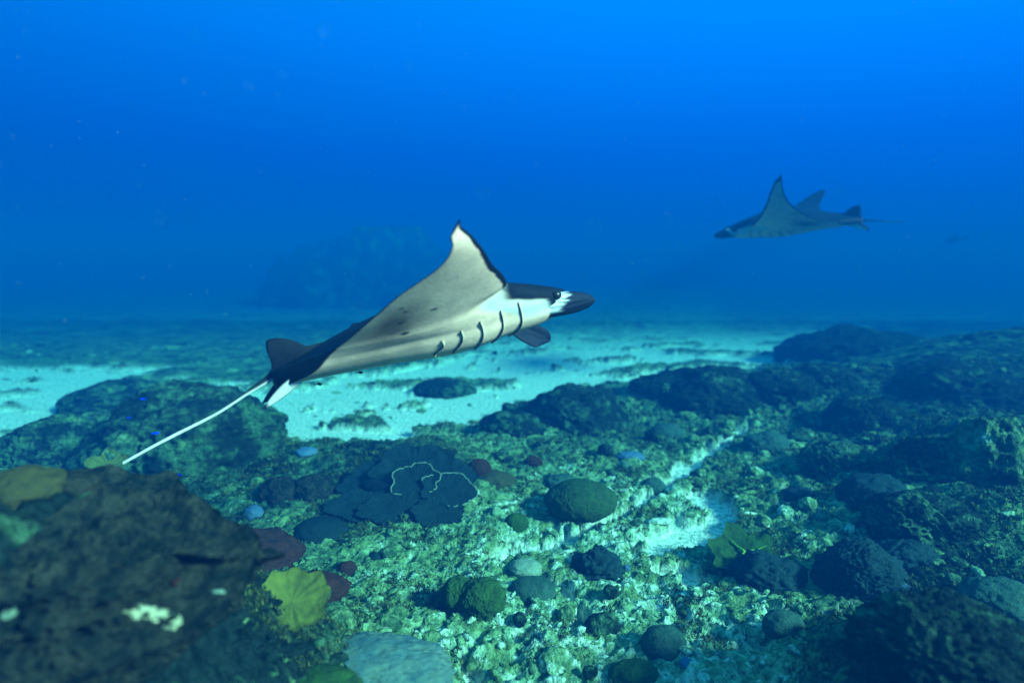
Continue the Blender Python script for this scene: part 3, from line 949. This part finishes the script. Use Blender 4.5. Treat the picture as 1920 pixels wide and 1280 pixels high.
def make_manta(p, near_left, span, DL, label, seed, tail_pts, slits, spots, tail_white=1.0, droop=True, tip=1.05):
    # DL = disc length in metres; everything below is in disc lengths
    m = Manta(p, near_left, span)
    R = (Matrix.Rotation(p[0], 3, 'Z') @ Matrix(((math.cos(p[1]), 0, -math.sin(p[1])), (0, 1, 0), (math.sin(p[1]), 0, math.cos(p[1])))) @ Matrix.Rotation(p[2], 3, 'X'))
    cm = Matrix.Rotation(-PITCH, 3, 'X')
    root = empty('manta_ray', cam_point(p[3:6]), label, 'manta ray', 'manta rays gliding over the reef')
    root.rotation_euler = (cm @ R).to_euler()
    # --- body and wings: a spanwise row of closed sections, and the tail grown from the hind end
    half = np.concatenate([np.linspace(0, .3, 61), np.linspace(.3, tip, 101)[1:]])
    ss = np.concatenate([-half[::-1], half[1:]])
    nc = 110
    cc = (1 - np.cos(np.linspace(0, math.pi, nc))) / 2
    ct = np.concatenate([cc, cc[::-1], np.zeros(3)])
    sd_ = np.concatenate([np.ones(nc), -np.ones(nc), np.zeros(3)])
    Sg, Cg = np.meshgrid(ss, ct, indexing='ij')
    Dg = np.broadcast_to(sd_, Sg.shape)
    V = m.surf(Sg, Cg, Dg)
    # mouth: the last three points of each section go in between the lips
    top, bot = V[:, 0], V[:, 2 * nc - 1]
    wg = (1 / (1 + np.exp((abs(ss) - .165) / .008)))[:, None]
    mid = (top + bot) / 2
    V[:, 2 * nc] = bot * .75 + top * .25 - np.array([.03, 0, 0]) * wg
    V[:, 2 * nc + 1] = mid - np.array([.12, 0, 0]) * wg
    V[:, 2 * nc + 2] = bot * .25 + top * .75 - np.array([.03, 0, 0]) * wg
    K = 2 * nc + 3
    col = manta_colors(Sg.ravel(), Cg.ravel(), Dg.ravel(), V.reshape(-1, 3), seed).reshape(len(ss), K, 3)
    col[:, 2 * nc:] = np.where((abs(ss) < .17)[:, None, None], np.array([.012, .016, .024]), col[:, :1])
    for (u0, c0, rad) in spots:
        Q = m.surf(u0, c0, -1)
        dd = np.linalg.norm((V - Q) * np.array([.55, 1, 1]), axis=-1)
        k = sstep(rad - dd, -.002, .003) * (Dg < 0)
        col += (np.array([.02, .022, .03]) - col) * k[..., None]
    f = grid_faces(len(ss), K, True)
    # tail
    tp = np.array(tail_pts)
    tl = np.concatenate([[0], np.cumsum(np.linalg.norm(np.diff(tp, axis=0), axis=1))])
    tt = np.linspace(0, tl[-1], 80)
    path = np.stack([interp(tt, tl, tp[:, i]) for i in range(3)], -1)
    rad = interp(tt / tl[-1], [0, .12, .3, .6, 1], [.028, .013, .0060, .0042, .0022])
    kt = 14
    TVv, TF = tube(path, rad, kt)
    ang = np.tile(np.linspace(0, 2 * math.pi, kt, endpoint=False), 80)
    fr = np.repeat(tt / tl[-1], kt)
    up = np.sin(ang)
    wt = sstep(-up + (fr - .20) * 2.4, -.1, .5)
    tcol = np.array([.012, .016, .026]) + (np.array([.70, .72, .72]) - np.array([.012, .016, .026])) * wt[:, None] * tail_white
    VV = np.concatenate([V.reshape(-1, 3), TVv]) * DL
    FF = np.concatenate([f, TF + V.shape[0] * K])
    CCc = np.concatenate([col.reshape(-1, 3), tcol])
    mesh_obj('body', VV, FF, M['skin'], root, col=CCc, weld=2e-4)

    # --- dorsal fin at the root of the tail (lens shaped section)
    out_ = np.array([(-.335, .066), (-.38, .068), (-.412, .093), (-.441, .112), (-.479, .125), (-.497, .124), (-.507, .087), (-.506, .051), (-.522, .012)])
    t = np.linspace(0, 1, 40)
    tk = np.linspace(0, 1, len(out_))
    oc = np.stack([interp(t, tk, out_[:, 0]), interp(t, tk, out_[:, 1])], -1)
    base = np.stack([np.linspace(-.328, -.522, 40), np.linspace(.045, -.005, 40)], -1)
    rows = 10
    Vf = []
    for sgn in (1, -1):
        for k in range(rows):
            fct = k / (rows - 1)
            q = base * (1 - fct) + oc * fct
            th_ = .012 * (1 - fct ** 1.5) * np.sin(np.pi * np.clip(t, .02, .98)) ** .5
            Vf.append(np.stack([q[:, 0], sgn * th_, q[:, 1]], -1))
    Vf = np.concatenate(Vf)
    ff = grid_faces(rows, 40)
    mesh_obj('dorsal_fin', Vf * DL, np.concatenate([ff, ff[:, ::-1] + rows * 40]), M['dark'], root, weld=1e-4)

    # --- pelvic fins
    for sg in (1, -1):
        t = np.linspace(0, 1, 24)
        v = np.linspace(-1, 1, 9)
        T_, V_ = np.meshgrid(t, v, indexing='ij')
        wd = .024 * np.sin(np.pi * np.clip(T_ * .86 + .14, 0, 1)) ** .7
        x_ = -.42 - .150 * T_
        y_ = sg * (.085 - .020 * T_ + wd * V_ * .7)
        z_ = -.012 - .062 * T_ ** 1.3 + .9 * wd * V_
        th_ = .008 * (1 - V_ ** 2) * (1 - .6 * T_)
        A = np.stack([x_, y_, z_ + th_], -1).reshape(-1, 3)
        Bq = np.stack([x_, y_, z_ - th_], -1).reshape(-1, 3)
        fr = T_.ravel()
        ca = np.array([.012, .016, .026]) + 0 * A
        cb = np.array([.75, .76, .75]) + (np.array([.012, .016, .026]) - np.array([.75, .76, .75])) * (sstep(np.abs(V_.ravel()), .72, .9) + sstep(fr, .86, .95)).clip(0, 1)[:, None]
        g = grid_faces(24, 9)
        mesh_obj('pelvic_fin', np.concatenate([A, Bq]) * DL, np.concatenate([g, g[:, ::-1] + 24 * 9]), M['skin'], root, col=np.concatenate([ca, cb]), weld=1e-4)

    # --- cephalic fins: sheets rooted along the sides of the mouth, curling forward and down
    for sg in (1, -1):
        nu, nv = 34, 20
        t = np.linspace(0, 1, nu)
        v = np.linspace(0, 1, nv)
        T_, V_ = np.meshgrid(t, v, indexing='ij')
        kn = [0, .35, .7, .9, 1]
        if (sg > 0) == near_left or not droop:
            ux, uz = interp(T_, kn, [.445, .520, .582, .611, .621]), interp(T_, kn, [.006, -.008, -.030, -.047, -.064])
            lx, lz = interp(T_, kn, [.375, .460, .552, .600, .621]), interp(T_, kn, [-.066, -.084, -.094, -.092, -.082])
        else:      # the fin on the far side hangs down, half unrolled
            ux, uz = interp(T_, kn, [.430, .490, .548, .580, .574]), interp(T_, kn, [-.020, -.095, -.152, -.195, -.220])
            lx, lz = interp(T_, kn, [.365, .410, .455, .500, .566]), interp(T_, kn, [-.080, -.148, -.200, -.228, -.224])
        x_ = ux * (1 - V_) + lx * V_
        z_ = uz * (1 - V_) + lz * V_
        y_ = sg * (.165 + .026 * sstep(T_, 0, .3) + .026 * np.sin(np.pi * V_) * (1 - .4 * T_) - .02 * T_ - .016 * V_)
        y_ = y_ + .004 * np.sin(24 * V_ + 9 * T_) * (1 - T_) * sg * (V_ * (1 - V_) * 4)
        th_ = .013 * np.sqrt(np.clip(1 - (2 * V_ - 1) ** 4, 0, 1)) * np.sqrt(np.clip(1 - T_ ** 3, 0, 1))
        A = np.stack([x_, y_ + th_, z_], -1).reshape(-1, 3)
        Bq = np.stack([x_, y_ - th_, z_], -1).reshape(-1, 3)
        nz = fbm(np.stack([V_.ravel() * 14, T_.ravel() * 2, np.full(T_.size, 3.0)], -1), 3)
        wt = sstep(.38 - T_.ravel() + .22 * nz - .12 * V_.ravel(), -.02, .16)
        cf = np.array([.010, .016, .036]) + (np.array([.72, .76, .78]) - np.array([.010, .016, .036])) * wt[:, None]
        g = grid_faces(nu, nv)
        mesh_obj('cephalic_fin', np.concatenate([A, Bq]) * DL, np.concatenate([g, g[:, ::-1] + nu * nv]), M['skin'], root, col=np.concatenate([cf, cf]), weld=1e-4)

    # --- eyes
    for sg in (1, -1):
        Q = np.array([.458, sg * .193, -.006])
        Vs, Fs = ico(3)
        mesh_obj('eye', (Vs * np.array([.020, .014, .017]) + Q + np.array([0, sg * .008, 0])) * DL, Fs, M['eye'], root)

    # --- gill slits: a dark gap under a raised pale flap, five on each side
    for sg in (1, -1):
        for (s0, c0, s1, c1) in slits:
            t = np.linspace(0, 1, 22)
            su = (s0 + (s1 - s0) * t) * sg
            x0, x1 = m.surf(s0 * sg, c0, -1)[0], m.surf(s1 * sg, c1, -1)[0]
            xt_ = x0 + (x1 - x0) * t + .010 * np.sin(t * np.pi * 2)
            cg = np.linspace(0, .9, 200)
            xg = m.surf(su[:, None], cg[None], -1)[..., 0]
            cu = np.array([np.interp(-xx_, -g_, cg) for xx_, g_ in zip(xt_, xg)])
            wdt = .0034 * np.sin(np.pi * np.clip(t, .03, .97)) ** .5 + .003 * np.exp(-(t / .12) ** 2)
            A = m.surf(su, cu - wdt, -1, .0025)
            Bq = m.surf(su, cu + wdt, -1, .0015)
            mesh_obj('gill_slit', np.concatenate([A, Bq]) * DL, grid_faces(2, 22), M['dark'], root)
            fw = wdt * .8 + .003
            A = m.surf(su, cu - wdt - fw, -1, .0002)
            B1 = m.surf(su, cu - wdt * .6 - fw * .4, -1, .0045)
            B2 = m.surf(su, cu - wdt * .2, -1, .0075)
            B3 = m.surf(su, cu - wdt * .2, -1, .0030)
            mesh_obj('gill_flap', np.concatenate([A, B1, B2, B3]) * DL, grid_faces(4, 22), M['lip'], root)
    return root


SLITS = [(.225, .09, .035, .185), (.225, .185, .05, .26), (.22, .315, .05, .33), (.205, .445, .085, .435), (.18, .545, .10, .515)]
SPOTS = [(-.535, .815, .005), (-.49, .755, .005), (-.43, .53, .007), (-.38, .725, .006), (-.27, .655, .008), (.25, .66, .008), (.33, .6, .007)]
TAIL_NEAR = [(-.47, 0, .018), (-.52, 0, .006), (-.591, -.012, -.014), (-.713, -.038, -.048), (-.822, -.066, -.064), (-.882, -.094, -.072), (-.961, -.128, -.085)]
TAIL_FAR = [(-.47, 0, .004), (-.53, 0, .0), (-.65, .005, -.01), (-.80, .012, -.02)]
make_manta(NEAR, False, 0.62, 1.445, 'near manta ray with pale belly turned to the viewer and one wing raised', 1.0, TAIL_NEAR, SLITS, SPOTS)
make_manta(FAR, True, 1.0, 1.98, 'distant blue hazed manta ray gliding the other way in open water', 2.0, TAIL_FAR, SLITS, [], 0.15, False, 1.09)

# ------------------------------------------------------------------ small fish
def make_fish(pos, length, yaw, mat, label, group=None, pitch=0.0):
    t = np.linspace(0, 1, 18)
    hgt = interp(t, [0, .12, .35, .7, .9, 1], [.02, .13, .21, .12, .05, .05]) * length
    wid = hgt * .42
    k = 12
    a = np.linspace(0, 2 * math.pi, k, endpoint=False)
    V = np.stack([np.repeat((.5 - t) * length, k), (wid[:, None] * np.cos(a)).ravel(), (hgt[:, None] * np.sin(a)).ravel()], -1)
    r = empty('fish', pos, label, 'fish', group, (0, pitch, yaw))
    mesh_obj('body', V, grid_faces(18, k, True), M[mat], r)

    def fin(name, pts, th):
        n = len(pts)
        A = np.array([(x_, th, z_) for x_, z_ in pts]) * length
        B = A * np.array([1, -1, 1])
        fs = [list(range(n)), list(range(2 * n - 1, n - 1, -1))] + [[i, i + n, (i + 1) % n + n, (i + 1) % n] for i in range(n)]
        mesh_obj(name, np.concatenate([A, B]), fs, M[mat], r, smooth=False)
    fin('tail_fin', [(-.46, .05), (-.72, .22), (-.64, 0), (-.72, -.22), (-.46, -.05)], .012)
    fin('dorsal_fin', [(.18, .19), (.0, .28), (-.25, .22), (-.30, .12), (-.05, .17)], .01)
    return r


def along(u, v, d):
    return cam_point(np.array([(u - 960) / F * d, d, (640 - v) / F * d]))


make_fish(along(335, 890, 4.6), .052, 2.8, 'fish', 'vivid blue fish under the white tail, lowest of the blue fish', 'blue fish at the left mound')
make_fish(along(293, 812, 5.2), .050, .4, 'fish', 'vivid blue fish just above the white tail', 'blue fish at the left mound')
make_fish(along(241, 783, 5.3), .042, 2.9, 'fish', 'dim blue fish farthest left over the dark mound', 'blue fish at the left mound')
make_fish(along(267, 748, 5.4), .044, 3.3, 'fish', 'blue fish at the top of the dark mound, highest of the blue fish', 'blue fish at the left mound')
make_fish(along(675, 698, 3.4), .036, .2, 'dark', 'tiny black cleaner fish below the belly of the near ray', 'cleaner fish')
make_fish(along(598, 720, 3.25), .034, .2, 'dark', 'tiny black fish hugging the hind belly of the near ray', 'cleaner fish')
make_fish(along(1790, 449, 30.0), .85, 2.9, 'dark', 'faint fish in open water behind the distant ray', 'cleaner fish', .2)
o = [q for q in bpy.data.objects if q.get('label', '').startswith('faint fish')][0]
del o['group']

# ------------------------------------------------------------------ plankton specks drifting in the water
V0, F0 = ico(1)
Vs, Fs = [], []
rp = np.random.default_rng(12)
for i in range(280):
    d = rp.uniform(.7, 3.0)
    u, v = rp.uniform(-60, 1980), rp.uniform(-40, 700)
    q = along(u, v, d)
    if q[2] < .6:
        continue
    Vs.append(V0 * (.0006 + .0011 * rp.random() ** 2) * (1 if d > 1 else .8) + q)
    Fs.append(F0 + len(V0) * (len(Vs) - 1))
o = mesh_obj('floating_plankton', np.concatenate(Vs), np.concatenate(Fs), M['plankton'])
tag(o, 'pale plankton specks drifting in the blue water', None, kind='stuff')

# ------------------------------------------------------------------ the water itself, as one closed box of even haze
b = np.array([[-80, -12, -5.0], [80, -12, -5.0], [80, 80, -5.0], [-80, 80, -5.0], [-80, -12, 4.15], [80, -12, 4.15], [80, 80, 4.15], [-80, 80, 4.15]])
hm = bpy.data.materials.new('blue_water_haze')
hm.use_nodes = True
t = hm.node_tree
t.nodes.clear()
ou = t.nodes.new('ShaderNodeOutputMaterial')
pv = t.nodes.new('ShaderNodeVolumePrincipled')
pv.inputs['Color'].default_value = (*HAZE_COLOR, 1)
pv.inputs['Absorption Color'].default_value = (*HAZE_ABSORB, 1)
pv.inputs['Density'].default_value = HAZE_DENSITY
pv.inputs['Anisotropy'].default_value = 0.0
t.links.new(pv.outputs[0], ou.inputs['Volume'])
haze = mesh_obj('haze', b, [[0, 3, 2, 1], [4, 5, 6, 7], [0, 1, 5, 4], [1, 2, 6, 5], [2, 3, 7, 6], [3, 0, 4, 7]], hm, smooth=False)
tag(haze, 'clear blue sea water thickening with distance', None, kind='stuff')
